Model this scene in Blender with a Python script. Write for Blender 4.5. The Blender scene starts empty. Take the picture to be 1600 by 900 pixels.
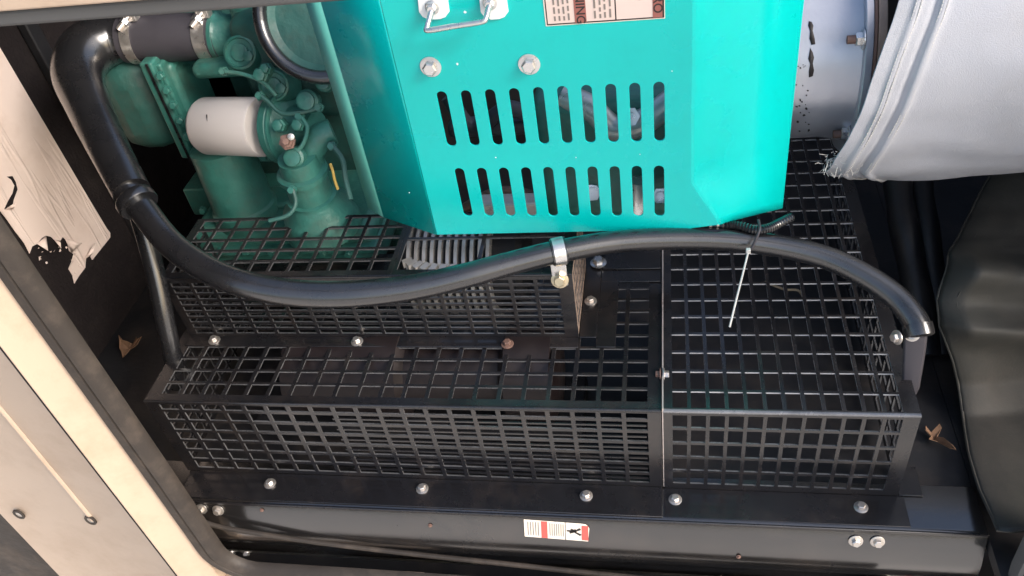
import bpy, bmesh, math, random
from mathutils import Vector, Matrix, noise
random.seed(7)
R = math.radians
scene = bpy.context.scene
C = scene.collection
# ------------------------------------------------------------------ camera
CAM = Vector((-0.00292, -0.74165, 0.90148))
FPX = 1304.49
RT = Vector((0.983, 0.131, -0.131)); FW = Vector((-0.185, 0.728, -0.660))
def cam_axes(p, y, r):
    right = Vector((1, 0, 0)); fwd = Vector((0, math.cos(p), -math.sin(p))); up = Vector((0, math.sin(p), math.cos(p)))
    Zr = Matrix.Rotation(y, 3, 'Z')
    right, fwd, up = Zr @ right, Zr @ fwd, Zr @ up
    c, s = math.cos(r), math.sin(r)
    return c*right + s*up, -s*right + c*up, fwd
RT, UP, FW = cam_axes(R(41.32326), R(14.27424), R(-10.01873))
cd = bpy.data.cameras.new('camera'); cam = bpy.data.objects.new('camera', cd); C.objects.link(cam)
cd.sensor_width = 36; cd.lens = 36*FPX/1600; cd.clip_start = 0.02; cd.clip_end = 200
m = Matrix((RT, UP, -FW)).transposed().to_4x4(); m.translation = CAM
cam.matrix_world = m
scene.camera = cam
# ------------------------------------------------------------------ light
SUN_EL, SUN_AZ = 33, 118          # overcast sun in front of the opening
w = bpy.data.worlds.new('World'); scene.world = w; w.use_nodes = True
nt = w.node_tree; nt.nodes.clear()
wo = nt.nodes.new('ShaderNodeOutputWorld'); bg = nt.nodes.new('ShaderNodeBackground'); sk = nt.nodes.new('ShaderNodeTexSky')
sk.sky_type = 'NISHITA'; sk.sun_disc = False; sk.sun_elevation = R(SUN_EL); sk.sun_rotation = R(SUN_AZ)
sk.dust_density = 3.0; sk.air_density = 1.0; sk.ozone_density = 0.6
bg.inputs[1].default_value = 0.15
nt.links.new(sk.outputs[0], bg.inputs[0]); nt.links.new(bg.outputs[0], wo.inputs[0])
sl = bpy.data.lights.new('sun', 'SUN'); sl.energy = 1.5; sl.angle = R(22); sl.color = (1, 0.975, 0.945)
so = bpy.data.objects.new('sun', sl); C.objects.link(so)
sd = Vector((math.sin(R(SUN_AZ))*math.cos(R(SUN_EL)), math.cos(R(SUN_AZ))*math.cos(R(SUN_EL)), math.sin(R(SUN_EL))))
so.rotation_euler = sd.to_track_quat('Z', 'Y').to_euler()
vs = scene.view_settings
vs.view_transform = 'Standard'; vs.look = 'None'; vs.gamma = 1; vs.use_curve_mapping = False; vs.exposure = 1.05

# ------------------------------------------------------------------ helpers
def ray(x, y): return RT*((x-800)/FPX) + UP*((450-y)/FPX) + FW
def P(x, y, X=None, Y=None, Z=None, t=None):
    """point of the photograph on a known plane of the machine"""
    d = ray(x, y)
    if X is not None: t = (X-CAM.x)/d.x
    if Y is not None: t = (Y-CAM.y)/d.y
    if Z is not None: t = (Z-CAM.z)/d.z
    return CAM + d*t
def link(o, parent=None):
    C.objects.link(o)
    if parent is not None:
        o.parent = parent
        o.matrix_parent_inverse = Matrix.Translation(parent.location).inverted()
    return o
def tag(o, label=None, cat=None, group=None, kind=None):
    for k, v_ in (('label', label), ('category', cat), ('group', group), ('kind', kind)):
        if v_: o[k] = v_
    return o
def thing(name, label, cat, loc=(0, 0, 0), group=None):
    o = bpy.data.objects.new(name, None); o.location = loc; o.empty_display_size = .05; C.objects.link(o)
    return tag(o, label, cat, group)
class MB:
    def __init__(s): s.v = []; s.f = []
    def add(s, vs_, fs):
        b = len(s.v); s.v += [tuple(p) for p in vs_]; s.f += [tuple(i+b for i in q) for q in fs]; return s
    def box(s, lo, hi, mat=None):
        x0, y0, z0 = lo; x1, y1, z1 = hi
        V = [Vector(p) for p in ((x0,y0,z0),(x1,y0,z0),(x1,y1,z0),(x0,y1,z0),(x0,y0,z1),(x1,y0,z1),(x1,y1,z1),(x0,y1,z1))]
        if mat is not None: V = [mat @ p for p in V]
        return s.add(V, [(0,3,2,1),(4,5,6,7),(0,1,5,4),(1,2,6,5),(2,3,7,6),(3,0,4,7)])
    def frame(s, d):
        d = d.normalized(); a = Vector((0,0,1)) if abs(d.z) < .9 else Vector((1,0,0))
        u = d.cross(a).normalized(); return u, d.cross(u).normalized()
    def lathe(s, p, d, prof, n=32, phase=0, cap=True):
        """profile of (along, radius) turned round axis d from p"""
        p = Vector(p); d = Vector(d).normalized(); u, v_ = s.frame(d)
        V = []; F = []
        for (h, r) in prof:
            for k in range(n):
                a = 2*math.pi*k/n+phase; V.append(p+d*h+(u*math.cos(a)+v_*math.sin(a))*r)
        for i in range(len(prof)-1):
            for k in range(n):
                k2 = (k+1) % n; F.append((i*n+k, i*n+k2, (i+1)*n+k2, (i+1)*n+k))
        if cap:
            F.append(tuple(range(n-1, -1, -1))); F.append(tuple((len(prof)-1)*n+k for k in range(n)))
        return s.add(V, F)
    def cyl(s, a, b, r, r2=None, n=24):
        a = Vector(a); b = Vector(b); return s.lathe(a, b-a, [(0, r), ((b-a).length, r if r2 is None else r2)], n)
    def tube(s, pts, rad, n=16, cap=True):
        pts = [Vector(p) for p in pts]; N = len(pts)
        rad = rad if hasattr(rad, '__len__') else [rad]*N
        V = []; F = []; u = None
        for i, p in enumerate(pts):
            d = (pts[min(i+1, N-1)]-pts[max(i-1, 0)]).normalized()
            if u is None: u, _ = s.frame(d)
            u = (u-d*u.dot(d)).normalized(); v_ = d.cross(u)
            for k in range(n):
                a = 2*math.pi*k/n; V.append(p+(u*math.cos(a)+v_*math.sin(a))*rad[i])
        for i in range(N-1):
            for k in range(n):
                k2 = (k+1) % n; F.append((i*n+k, i*n+k2, (i+1)*n+k2, (i+1)*n+k))
        if cap: F.append(tuple(range(n-1, -1, -1))); F.append(tuple((N-1)*n+k for k in range(n)))
        return s.add(V, F)
    def grid(s, fn, nu, nv):
        V = [fn(i/nu, j/nv) for i in range(nu+1) for j in range(nv+1)]
        F = [(i*(nv+1)+j, (i+1)*(nv+1)+j, (i+1)*(nv+1)+j+1, i*(nv+1)+j+1) for i in range(nu) for j in range(nv)]
        return s.add(V, F)
    def mesh(s, name, mat, smooth=35):
        me = bpy.data.meshes.new(name); me.from_pydata(s.v, [], s.f)
        bm = bmesh.new(); bm.from_mesh(me); bmesh.ops.recalc_face_normals(bm, faces=bm.faces); bm.to_mesh(me); bm.free()
        me.materials.append(mat)
        if smooth: me.shade_smooth(); me.set_sharp_from_angle(angle=R(smooth))
        return me
    def build(s, name, mat, parent=None, smooth=35, bevel=0, seg=2, sub=0, solid=0):
        o = bpy.data.objects.new(name, s.mesh(name, mat, smooth)); link(o, parent)
        if solid:
            q = o.modifiers.new('solid', 'SOLIDIFY'); q.thickness = solid; q.offset = 0
        if bevel:
            q = o.modifiers.new('bevel', 'BEVEL'); q.width = bevel; q.segments = seg; q.limit_method = 'ANGLE'; q.angle_limit = R(40); q.harden_normals = False
        if sub:
            q = o.modifiers.new('sub', 'SUBSURF'); q.levels = sub; q.render_levels = sub
        return o
def spline(pts, n=12):
    """Catmull-Rom through points (tuples of any length, last entries may be radii)"""
    pts = [Vector(p) for p in pts]; out = []
    for i in range(len(pts)-1):
        p0 = pts[max(i-1, 0)]; p1 = pts[i]; p2 = pts[i+1]; p3 = pts[min(i+2, len(pts)-1)]
        for k in range(n):
            t = k/n
            out.append(.5*((2*p1)+(p2-p0)*t+(2*p0-5*p1+4*p2-p3)*t*t+(3*p1-p0-3*p2+p3)*t**3))
    out.append(pts[-1]); return out
def plate(name, loops, thick, frame, mat, parent=None, bevel=0.0):
    """flat plate with holes: 2D loops, frame = 4x4 (x,y in plane, z normal)"""
    cu = bpy.data.curves.new(name, 'CURVE'); cu.dimensions = '2D'; cu.fill_mode = 'BOTH'
    cu.extrude = thick/2; cu.bevel_depth = bevel; cu.bevel_resolution = 1
    if bevel: cu.offset = -bevel
    for lp in loops:
        sp = cu.splines.new('POLY'); sp.points.add(len(lp)-1)
        for q, (a, b) in zip(sp.points, lp): q.co = (a, b, 0, 1)
        sp.use_cyclic_u = True
    tmp = bpy.data.objects.new('tmp', cu); C.objects.link(tmp)
    dg = bpy.context.evaluated_depsgraph_get(); me = bpy.data.meshes.new_from_object(tmp.evaluated_get(dg))
    bpy.data.objects.remove(tmp); bpy.data.curves.remove(cu)
    me.transform(frame); me.name = name; me.materials.clear(); me.materials.append(mat)
    for p in me.polygons: p.use_smooth = False
    o = bpy.data.objects.new(name, me); return link(o, parent)
def text(name, body, size, frame, mat, parent):
    cu = bpy.data.curves.new(name, 'FONT'); cu.body = body; cu.size = size; cu.align_x = 'CENTER'; cu.align_y = 'CENTER'; cu.offset = size*.012
    tmp = bpy.data.objects.new('tmp', cu); C.objects.link(tmp)
    dg = bpy.context.evaluated_depsgraph_get(); me = bpy.data.meshes.new_from_object(tmp.evaluated_get(dg))
    bpy.data.objects.remove(tmp); bpy.data.curves.remove(cu)
    me.transform(frame); me.name = name; me.materials.clear(); me.materials.append(mat)
    return link(bpy.data.objects.new(name, me), parent)
def frame_of(o, x, y):
    x = Vector(x).normalized(); y = Vector(y); y = (y-x*y.dot(x)).normalized(); z = x.cross(y)
    f = Matrix((x, y, z)).transposed().to_4x4(); f.translation = Vector(o); return f
XZ = lambda Y: frame_of((0, Y, 0), (1, 0, 0), (0, 0, 1))        # normal = -Y
def holes(a, b, pitch, bar, first=None):
    """hole edge list from a to b: pitch spaced holes with bars between"""
    n = max(1, round((b-a+bar)/pitch)); p = (b-a+bar)/n
    return [(a+i*p, a+i*p+p-bar) for i in range(n)]
def lines(lo, hi, hs):
    L = [lo]
    for h in hs: L += [h[0], h[1]]
    return L+[hi]
def punched(us, vs_, fn, th):
    """sheet with holes where both indices are odd; fn(u,v,n)"""
    mb = MB(); nu, nv = len(us), len(vs_); idx = {}; mb.wall = set()
    def vid(i, j, k):
        if (i, j, k) not in idx: idx[(i, j, k)] = len(mb.v); mb.v.append(tuple(fn(us[i], vs_[j], th*k)))
        return idx[(i, j, k)]
    solid = lambda i, j: 0 <= i < nu-1 and 0 <= j < nv-1 and not (i % 2 and j % 2)
    for i in range(nu-1):
        for j in range(nv-1):
            if not solid(i, j): continue
            mb.f.append((vid(i,j,0), vid(i+1,j,0), vid(i+1,j+1,0), vid(i,j+1,0)))
            mb.f.append((vid(i,j,1), vid(i,j+1,1), vid(i+1,j+1,1), vid(i+1,j,1)))
            for (di, dj, a, b) in ((-1,0,(i,j),(i,j+1)), (1,0,(i+1,j+1),(i+1,j)), (0,-1,(i+1,j),(i,j)), (0,1,(i,j+1),(i+1,j+1))):
                if not solid(i+di, j+dj):
                    mb.wall.add(len(mb.f))
                    mb.f.append((vid(*a,0), vid(*b,0), vid(*b,1), vid(*a,1)))
    return mb

# ------------------------------------------------------------------ materials
def lin(r, g, b):
    f = lambda c: c/12.92 if c <= .04045 else ((c+.055)/1.055)**2.4
    return (f(r/255), f(g/255), f(b/255))
def mat(name, col, rough=.5, metal=0, spec=.5, var=.15, vscale=14, bump=0, bscale=120, dust=None, dustamt=0, dscale=9, rvar=.12, coat=0, stretch=None):
    m = bpy.data.materials.new(name); m.use_nodes = True; n = m.node_tree; N = n.nodes; Lk = n.links
    b = N['Principled BSDF']; b.inputs['Roughness'].default_value = rough; b.inputs['Metallic'].default_value = metal
    b.inputs['Specular IOR Level'].default_value = spec; b.inputs['Coat Weight'].default_value = coat; b.inputs['Coat Roughness'].default_value = .22
    tc = N.new('ShaderNodeTexCoord'); src = tc.outputs['Object']
    if stretch:
        mp = N.new('ShaderNodeMapping'); mp.inputs['Scale'].default_value = stretch; Lk.new(src, mp.inputs[0]); src = mp.outputs[0]
    nz = N.new('ShaderNodeTexNoise'); nz.inputs['Scale'].default_value = vscale; nz.inputs['Detail'].default_value = 6; nz.inputs['Roughness'].default_value = .6
    Lk.new(src, nz.inputs['Vector'])
    mx = N.new('ShaderNodeMix'); mx.data_type = 'RGBA'
    mx.inputs['A'].default_value = tuple(c*(1-var) for c in col)+(1,); mx.inputs['B'].default_value = tuple(min(1, c*(1+var)) for c in col)+(1,)
    Lk.new(nz.outputs['Fac'], mx.inputs['Factor']); out = mx.outputs['Result']
    if dust:
        n2 = N.new('ShaderNodeTexNoise'); n2.inputs['Scale'].default_value = dscale; n2.inputs['Detail'].default_value = 9; n2.inputs['Roughness'].default_value = .68
        Lk.new(src, n2.inputs['Vector'])
        rp = N.new('ShaderNodeMapRange'); rp.inputs['From Min'].default_value = .48; rp.inputs['From Max'].default_value = .75; rp.inputs['To Max'].default_value = dustamt
        Lk.new(n2.outputs['Fac'], rp.inputs['Value'])
        m2 = N.new('ShaderNodeMix'); m2.data_type = 'RGBA'; m2.inputs['B'].default_value = tuple(dust)+(1,)
        Lk.new(rp.outputs['Result'], m2.inputs['Factor']); Lk.new(out, m2.inputs['A']); out = m2.outputs['Result']
    Lk.new(out, b.inputs['Base Color'])
    if rvar:
        rr = N.new('ShaderNodeMapRange'); rr.inputs['From Min'].default_value = .3; rr.inputs['From Max'].default_value = .7
        rr.inputs['To Min'].default_value = max(.05, rough-rvar); rr.inputs['To Max'].default_value = min(1, rough+rvar)
        Lk.new(nz.outputs['Fac'], rr.inputs['Value']); Lk.new(rr.outputs['Result'], b.inputs['Roughness'])
    if bump:
        n3 = N.new('ShaderNodeTexNoise'); n3.inputs['Scale'].default_value = bscale; n3.inputs['Detail'].default_value = 4
        Lk.new(src, n3.inputs['Vector'])
        bp = N.new('ShaderNodeBump'); bp.inputs['Strength'].default_value = bump; bp.inputs['Distance'].default_value = .002
        Lk.new(n3.outputs['Fac'], bp.inputs['Height']); Lk.new(bp.outputs['Normal'], b.inputs['Normal'])
    return m
DUST = (.17, .125, .095)
M = dict(
 black=mat('black_powder_coat', (.0105, .010, .0115), .26, 0, .65, .25, 10, .08, 260, DUST, .12, 14, coat=.25),
 blackrail=mat('black_rail_paint', (.013, .012, .012), .22, 0, .9, .25, 6, .06, 200, DUST, .14, 7, coat=1),
 dark=mat('dark_interior', (.012, .012, .014), .6, 0, .4, .3, 6, .3, 90, DUST, .12, 6),
 tray=mat('black_tray', (.014, .014, .016), .45, 0, .5, .3, 6, .2, 120, DUST, .18, 10),
 rubber=mat('black_rubber', (.012, .012, .0135), .27, 0, .8, .2, 20, .03, 500, DUST, .04, 10, .05, coat=.7),
 rubber2=mat('charcoal_silicone', (.048, .044, .052), .55, 0, .4, .1, 30, .05, 400),
 seal=mat('door_seal_rubber', (.034, .028, .024), .6, 0, .3, .25, 25, .3, 140, (.17, .13, .10), .3, 16),
 sealg=mat('grey_seal_rubber', (.08, .08, .08), .6, 0, .3, .1, 25, .1, 200),
 cream=mat('cream_paint', lin(178, 158, 139), .45, 0, .4, .06, 6, .06, 300, lin(138, 112, 88), .35, 11, .08),
 peel=mat('peeling_cream_film', lin(222, 204, 194), .55, 0, .3, .06, 9, 0, 100, lin(165, 135, 115), .25, 18),
 foam=mat('dark_foam', (.013, .010, .0105), .85, 0, .2, .35, 30, .8, 160, (.05, .04, .035), .25, 20),
 teal=mat('teal_paint', (.0, .48, .455), .28, 0, .42, .07, 5, .05, 220, (.0, .42, .40), .6, 16, .08),
 tealedge=mat('teal_lit_lip', (.12, .46, .39), .45, 0, .5, .1, 20),  # paler teal: light caught by the lip, put into the colour
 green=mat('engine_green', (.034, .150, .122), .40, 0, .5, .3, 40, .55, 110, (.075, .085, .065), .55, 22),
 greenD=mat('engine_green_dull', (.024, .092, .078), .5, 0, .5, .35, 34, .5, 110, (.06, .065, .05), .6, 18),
 white=mat('white_filter_paint', lin(196, 189, 185), .38, 0, .5, .03, 10),
 steel=mat('zinc_bolt', (.62, .58, .54), .36, .85, .5, .2, 90, .1, 500, (.35, .24, .15), .35, 120),
 galv=mat('galvanised', (.68, .67, .66), .3, .9, .5, .12, 60),
 brass=mat('yellow_zinc', (.6, .51, .36), .35, .85, .5, .2, 80),
 rust=mat('rusty_bolt', (.20, .12, .095), .6, .4, .5, .35, 90, .3, 400),
 edge=mat('glint_cut_edge', (.13, .13, .135), .26, .3, .8, .5, 25, .1, 300, (.012, .012, .012), .95, 9),  # worn cut edges, made paler to paint glints on the hole walls
 edge2=mat('glint_bright_edge', (.50, .51, .54), .28, .45, .7, .3, 20, .1, 300, (.05, .05, .055), .7, 7),  # highlights on the right guard's top hole walls, painted as a bright metal
 edge3=mat('fold_highlight', (.20, .20, .21), .24, .4, .8, .4, 20, .1, 300, (.02, .02, .02), .6, 9),  # painted highlight along the right guard's front fold
 pinkedge=mat('bare_edge', (.62, .54, .50), .35, .5, .5, .2, 40),
 fin=mat('fin_metal', (.50, .48, .45), .34, .5, .5, .3, 40),
 tan=mat('tan_edge', (.33, .24, .19), .5, .2, .5, .3, 60, .2, 200),
 pipe=mat('silver_pipe_paint', (.47, .48, .53), .36, .55, .5, .08, 12, .1, 200),
 fabric=mat('silver_fabric', (.375, .386, .425), .6, 0, .3, .08, 7, .35, 700, (.30, .29, .28), .35, 8),
 thread=mat('white_thread', (.5, .49, .47), .7, 0, .3, .05),
 vinyl=mat('charcoal_vinyl', (.040, .039, .034), .6, 0, .35, .2, 5, .2, 220, (.11, .092, .078), .45, 4),
 tie=mat('cable_tie', (.52, .52, .50), .4, 0, .5, .05),
 twig=mat('grey_twig', (.13, .115, .09), .8, 0, .2, .4, 60),
 leaf=mat('dry_leaf', (.20, .115, .07), .7, 0, .2, .5, 70, .5, 200),
 red=mat('sticker_red', lin(196, 92, 84), .45, 0, .4, .05),
 brown=mat('sticker_brown', lin(150, 92, 84), .45, 0, .4, .05),
 paper=mat('sticker_white', lin(236, 224, 208), .45, 0, .4, .04),
 paper2=mat('sticker_pink', lin(216, 196, 188), .45, 0, .4, .04),
 ink=mat('sticker_ink', (.03, .025, .025), .5, 0, .3, .05),
 inkg=mat('sticker_grey_ink', (.22, .19, .17), .5, 0, .3, .05),
 washer=mat('white_washer', (.78, .80, .80), .4, 0, .5, .03),
 orange=mat('yellow_tag', (.38, .26, .06), .5, 0, .4, .1),
 ground=mat('ground_concrete', (.68, .63, .57), .9, 0, .2, .2, 3),
)
def peel_nodes():
    n = M['peel'].node_tree; N = n.nodes; Lk = n.links; b = N['Principled BSDF']
    tc = N.new('ShaderNodeTexCoord'); mp = N.new('ShaderNodeMapping'); mp.inputs['Scale'].default_value = (1, 17, 1.7); mp.inputs['Rotation'].default_value = (R(-6), 0, 0)
    Lk.new(tc.outputs['Object'], mp.inputs[0])
    nz = N.new('ShaderNodeTexNoise'); nz.inputs['Scale'].default_value = 1.0; nz.inputs['Detail'].default_value = 3; nz.inputs['Distortion'].default_value = .35
    Lk.new(mp.outputs[0], nz.inputs['Vector'])
    sb = N.new('ShaderNodeMath'); sb.operation = 'SUBTRACT'; sb.inputs[1].default_value = .5; Lk.new(nz.outputs['Fac'], sb.inputs[0])
    ab = N.new('ShaderNodeMath'); ab.operation = 'ABSOLUTE'; Lk.new(sb.outputs[0], ab.inputs[0])
    mr = N.new('ShaderNodeMapRange'); mr.inputs['From Min'].default_value = 0; mr.inputs['From Max'].default_value = .035; mr.inputs['To Min'].default_value = 1; mr.inputs['To Max'].default_value = 0
    Lk.new(ab.outputs[0], mr.inputs['Value'])
    bp = N.new('ShaderNodeBump'); bp.inputs['Strength'].default_value = .38; bp.inputs['Distance'].default_value = .004
    Lk.new(mr.outputs['Result'], bp.inputs['Height']); Lk.new(bp.outputs['Normal'], b.inputs['Normal'])
peel_nodes()

# ------------------------------------------------------------------ the setting: ground, enclosure shell
XL, XR, YB, ZT, ZF = -1.12, 0.95, 0.98, 0.70, -0.19
tag(MB().box((-8, -9, -.82), (8, 6, -.8)).build('ground', M['ground']), kind='structure')
tag(MB().box((XL-.02, -.02, ZF-.02), (.4225, YB, ZF)).box((.4235, -.112, ZF-.02), (XR, YB, ZF)).build('floor', M['tray']), kind='structure')
tag(MB().box((XL, -.10, -.42), (XR, -.02, -.40)).box((-.4, -.112, -.8), (XR, -.104, -.335)).build('sill_wall', M['tray']), kind='structure')
tag(MB().box((XL-.04, YB, -.8), (XR+.04, YB+.03, ZT)).build('wall_back', M['dark']), kind='structure')
tag(MB().box((XL-.035, -.1, -.8), (XL, YB-.001, ZT)).build('wall_left', M['foam']), kind='structure')
tag(MB().box((XR, -.1, -.8), (XR+.035, YB-.001, ZT)).build('wall_right', M['dark']), kind='structure')

tag(MB().box((XL-.05, -.1, ZT+.001), (-.70, YB+.03, ZT+.03)).build('shade_panel', M['dark']), kind='structure')  # unseen panel over the left bay, added to shade the elbow hose

# ------------------------------------------------------------------ enclosure front: post, header, right post
YO = -.12
def prism(prof, z0, z1):
    n = len(prof); mb = MB(); mb.v = [(x, y, z0) for x, y in prof]+[(x, y, z1) for x, y in prof]
    mb.f = [(i, (i+1) % n, n+(i+1) % n, n+i) for i in range(n)]+[tuple(range(n))[::-1], tuple(range(n, 2*n))]
    return mb
xa = -.744; xb = P(102, 675, Y=-.15).x; xg = P(88, 743, Y=-.134).x; yg = -.1333; xe = P(50, 855, Y=-.118).x
post = thing('enclosure_post', 'cream painted steel door post with dark rubber edge at lower left', 'door post', (-.8, -.13, -.8))
prism([(xa, -.112), (xa, -.118), (xb+.005, -.141), (xb, -.1475), (xb-.002, -.148), (xb-.003, -.09), (xa, -.09)], -.34, .72).build('corner_strip', M['cream'], post, bevel=.002)
prism([(xb-.0068, -.1435), (xb-.009, -.142), (xe, -.118), (xe-.004, -.114), (xe-.004, -.09), (xb-.0035, -.09)], -.8, .72).build('face_panel', M['cream'], post, bevel=.0015)
MB().box((xe-.5, -.105, -.8), (xe-.0045, -.09, .72)).build('recessed_panel', M['seal'], post)
MB().box((xb-.0065, -.1462, -.8), (xb-.0005, -.10, .72)).build('joint_grime', M['foam'], post)  # dark grime line in the gap between corner strip and face panel
zr = P(150, 812, Y=-.134).z
prism([(xg-.006, yg+.001), (xg-.0025, yg-.004), (xg+.0025, yg-.0047), (xg+.006, yg-.001)], zr, .72).build('pressed_rib', M['cream'], post, smooth=60)
for (x, y) in ((30, 803), (142, 812)):
    ys = -.142+.024*(abs(P(x, y, Y=-.135).x-xb)-.008)/abs(xe-xb)-.0015; c = P(x, y, Y=ys)
    e = MB(); lp = [(c.x+.011*math.copysign(abs(math.cos(a))**.7, math.cos(a))*.75, c.z+.011*math.sin(a)) for a in [2*math.pi*k/20 for k in range(20)]]
    li = [(c.x+(x_-c.x)*.62, c.z+(z_-c.z)*.62) for x_, z_ in lp]
    plate('slot_bezel', [lp, li], .003, XZ(ys-.0008), M['seal'], post)
    plate('slot_pin', [[(c.x+(x_-c.x)*.6, c.z+(z_-c.z)*.6) for x_, z_ in lp]], .002, XZ(ys-.0002), M['steel'], post)
# rubber edge trim: runs down the post, round the corner and along the sill
def trim(pts, w, d):
    """flat rubber strip following pts in the opening plane, width w outward"""
    mb = MB(); n = len(pts); V = []; prof = [(0, .006), (.2, -.005), (.5, -.007), (.58, -.001), (.66, -.006), (1, -.006), (1, .012), (0, .012)]
    for i, p in enumerate(pts):
        t_ = (Vector(pts[min(i+1, n-1)])-Vector(pts[max(i-1, 0)])).normalized(); nn = Vector((t_[1], -t_[0]))
        for a, b in prof: V.append((p[0]+nn[0]*a*w, YO+b, p[1]+nn[1]*a*w))
    k = len(prof); F = [(i*k+j, i*k+(j+1) % k, (i+1)*k+(j+1) % k, (i+1)*k+j) for i in range(n-1) for j in range(k)]
    F += [tuple(range(k)), tuple((n-1)*k+j for j in range(k))]
    return mb.add(V, F)
cx, cz, cr = -.707+.05, -.27, .05
pts = [(-.709, .70), (-.709, .3), (-.707, 0), (-.707, -.22)]+[(cx-cr*math.cos(a), cz+.05-.05*math.sin(a)) for a in [R(k*9) for k in range(1, 11)]]+[(-.5, -.2715), (-.2, -.278), (.3, -.29)]
pts2 = [(-(p[0]), p[1]) for p in pts]
trim(pts, .034, 0).build('rubber_trim', M['seal'], post, smooth=50)
prism([(-.745, -.115), (-.4, -.115), (-.4, -.08), (-.745, -.08)], -.8, -.325).build('sill_panel', M['cream'], post)
hd = thing('opening_header', 'grey rubber edged top rail of the door opening at upper left', 'rail', (-.3, -.12, .66))
MB().box((-1.1, -.128, .6505), (.6, -.10, .6665)).build('rubber_trim', M['sealg'], hd, bevel=.004)
MB().box((-1.1, -.135, .667), (.6, -.095, .76)).build('front_panel', M['cream'], hd, bevel=.002)
rp = thing('enclosure_post', 'cream door post cut off by the lower right corner', 'door post', (.45, -.13, -.8))
MB().box((.446, -.13, -.8), (.52, -.09, .72)).build('face_panel', M['cream'], rp, bevel=.003)
trim([(.455, -.30), (.437, -.24), (.430, -.16), (.428, -.05), (.428, .70)], .016, 0).build('rubber_trim', M['sealg'], rp, smooth=50)

# ------------------------------------------------------------------ left wall film
wl = XL+.003
def wp(x, y): q = P(x, y, X=wl); return (q.y, q.z)
film = [wp(*p) for p in ((-40, 5), (0, 75), (60, 177), (120, 279), (166, 356), (172, 364), (172, 371), (160, 386), (144, 406), (141, 400), (134, 404), (133, 418), (124, 430), (116, 443), (113, 430), (107, 420), (112, 408), (115, 397), (108, 392), (106, 382), (102, 374), (98, 370), (94, 376), (85, 375), (80, 370), (72, 368), (65, 372), (58, 381), (50, 385), (46, 396), (38, 380), (24, 362), (10, 342), (-6, 322), (-60, 240), (-120, 120))]
tear = [wp(*p) for p in ((10, 276), (20, 275), (25, 284), (28, 296), (22, 312), (19, 327), (6, 327), (12, 314), (19, 302), (22, 290), (17, 281))]
YZf = frame_of((wl, 0, 0), (0, 1, 0), (0, 0, 1))
fl = thing('peeling_film', 'torn wrinkled cream film peeling off the dark left wall lining', 'film', (wl, P(100, 300, X=wl).y, -.02))
plate('film_sheet', [film, tear], .0012, YZf, M['peel'], fl)
for (a, b, c, lift) in (((102, 374), (112, 395), (118, 380), .014), ((58, 381), (72, 368), (66, 392), .012), ((133, 404), (141, 400), (137, 380), .016), ((85, 375), (94, 376), (88, 388), .01), ((19, 327), (8, 327), (14, 316), .015)):
    mb = MB(); A, B_, D = P(*a, X=wl+.002), P(*b, X=wl+.002), P(*c, X=wl+.002); D.x += lift
    mid = (A+B_+D)/3+Vector((lift*.4, 0, 0)); mb.add([A, B_, D, mid], [(0, 1, 3), (1, 2, 3), (2, 0, 3)]); mb.build('peeled_flap', M['peel'], fl, solid=.0008)
for k in range(16):
    q = P(random.uniform(55, 128), random.uniform(385, 430), X=wl+.002); mb = MB()
    s = random.uniform(.002, .005); mb.add([q+Vector((0, random.uniform(-s, s), random.uniform(-s, s))) for _ in range(4)]+[q+Vector((.003, 0, 0))], [(0, 1, 4), (1, 2, 4), (2, 3, 4), (3, 0, 4)])
    mb.build('film_flake', M['peel'], fl)
# black steel edge behind the film
e0 = P(195, 330, X=wl+.002)
MB().box((XL+.001, e0.y-.012, -.18), (XL+.02, e0.y+.02, .69)).build('lining_strip', M['dark'], tag(thing('lining_retainer', 'black vertical retaining strip on the left wall beside the film', 'strip', (XL, e0.y, -.19))), bevel=.003)

# ------------------------------------------------------------------ bolts (one mesh for each look, shared)
def bolt_mesh(name, mt, r=.0062, h=.006, wr=.0098):
    mb = MB(); mb.lathe((0, 0, 0), (0, 0, 1), [(0, wr), (.0014, wr), (.0018, wr*.92)], 20)
    mb.lathe((0, 0, .0019), (0, 0, 1), [(0, r), (h*.85, r), (h, r*.82)], 6)
    return mb.mesh(name, mt, 30)
BOLT = bolt_mesh('bolt', M['steel']); BOLTR = bolt_mesh('rusty_bolt', M['rust']); BOLTB = bolt_mesh('big_bolt', M['galv'], .009, .008, .0135)
BOLTY = bolt_mesh('yellow_bolt', M['brass'], .0085, .008, .0125)
def bolt(at_, n, parent, me=BOLT, name='bolt', spin=None):
    o = bpy.data.objects.new(name, me)
    q = Vector(n).normalized().to_track_quat('Z', 'Y')
    from mathutils import Quaternion
    q = q @ Quaternion((0, 0, 1), random.uniform(0, 1) if spin is None else spin)
    o.rotation_mode = 'QUATERNION'; o.rotation_quaternion = q; o.location = at_
    return link(o, parent)

# ------------------------------------------------------------------ base rail
rail = thing('base_rail', 'black painted steel base rail running along the front below the guards', 'rail', (-.2, -.03, -.4))
ZR = -.1805
prof = [(-.0562, ZR-.004), (-.0535, ZR-.001), (-.049, ZR), (.02, ZR), (.02, -.40), (-.016, -.40), (-.022, -.36), (-.034, -.335), (-.050, -.312), (-.062, -.292), (-.0695, -.272), (-.072, -.255), (-.0705, -.238)]
def PT(x, y, lift=.0009):
    yy = -.06
    for _ in range(8): q = P(x, y, Y=yy); yy = -.0562-.267*(-.1845-q.z)
    return P(x, y, Y=yy-lift)
NR = (0, -.96, .28)
mb = MB(); n = len(prof); xs = [-.93, .421]
mb.v = [(x, y, z) for x in xs for y, z in prof]; mb.f = [(i, (i+1) % n, n+(i+1) % n, n+i) for i in range(n)]+[tuple(range(n)), tuple(range(n, 2*n))]
mb.build('channel', M['blackrail'], rail, smooth=40)
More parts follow.
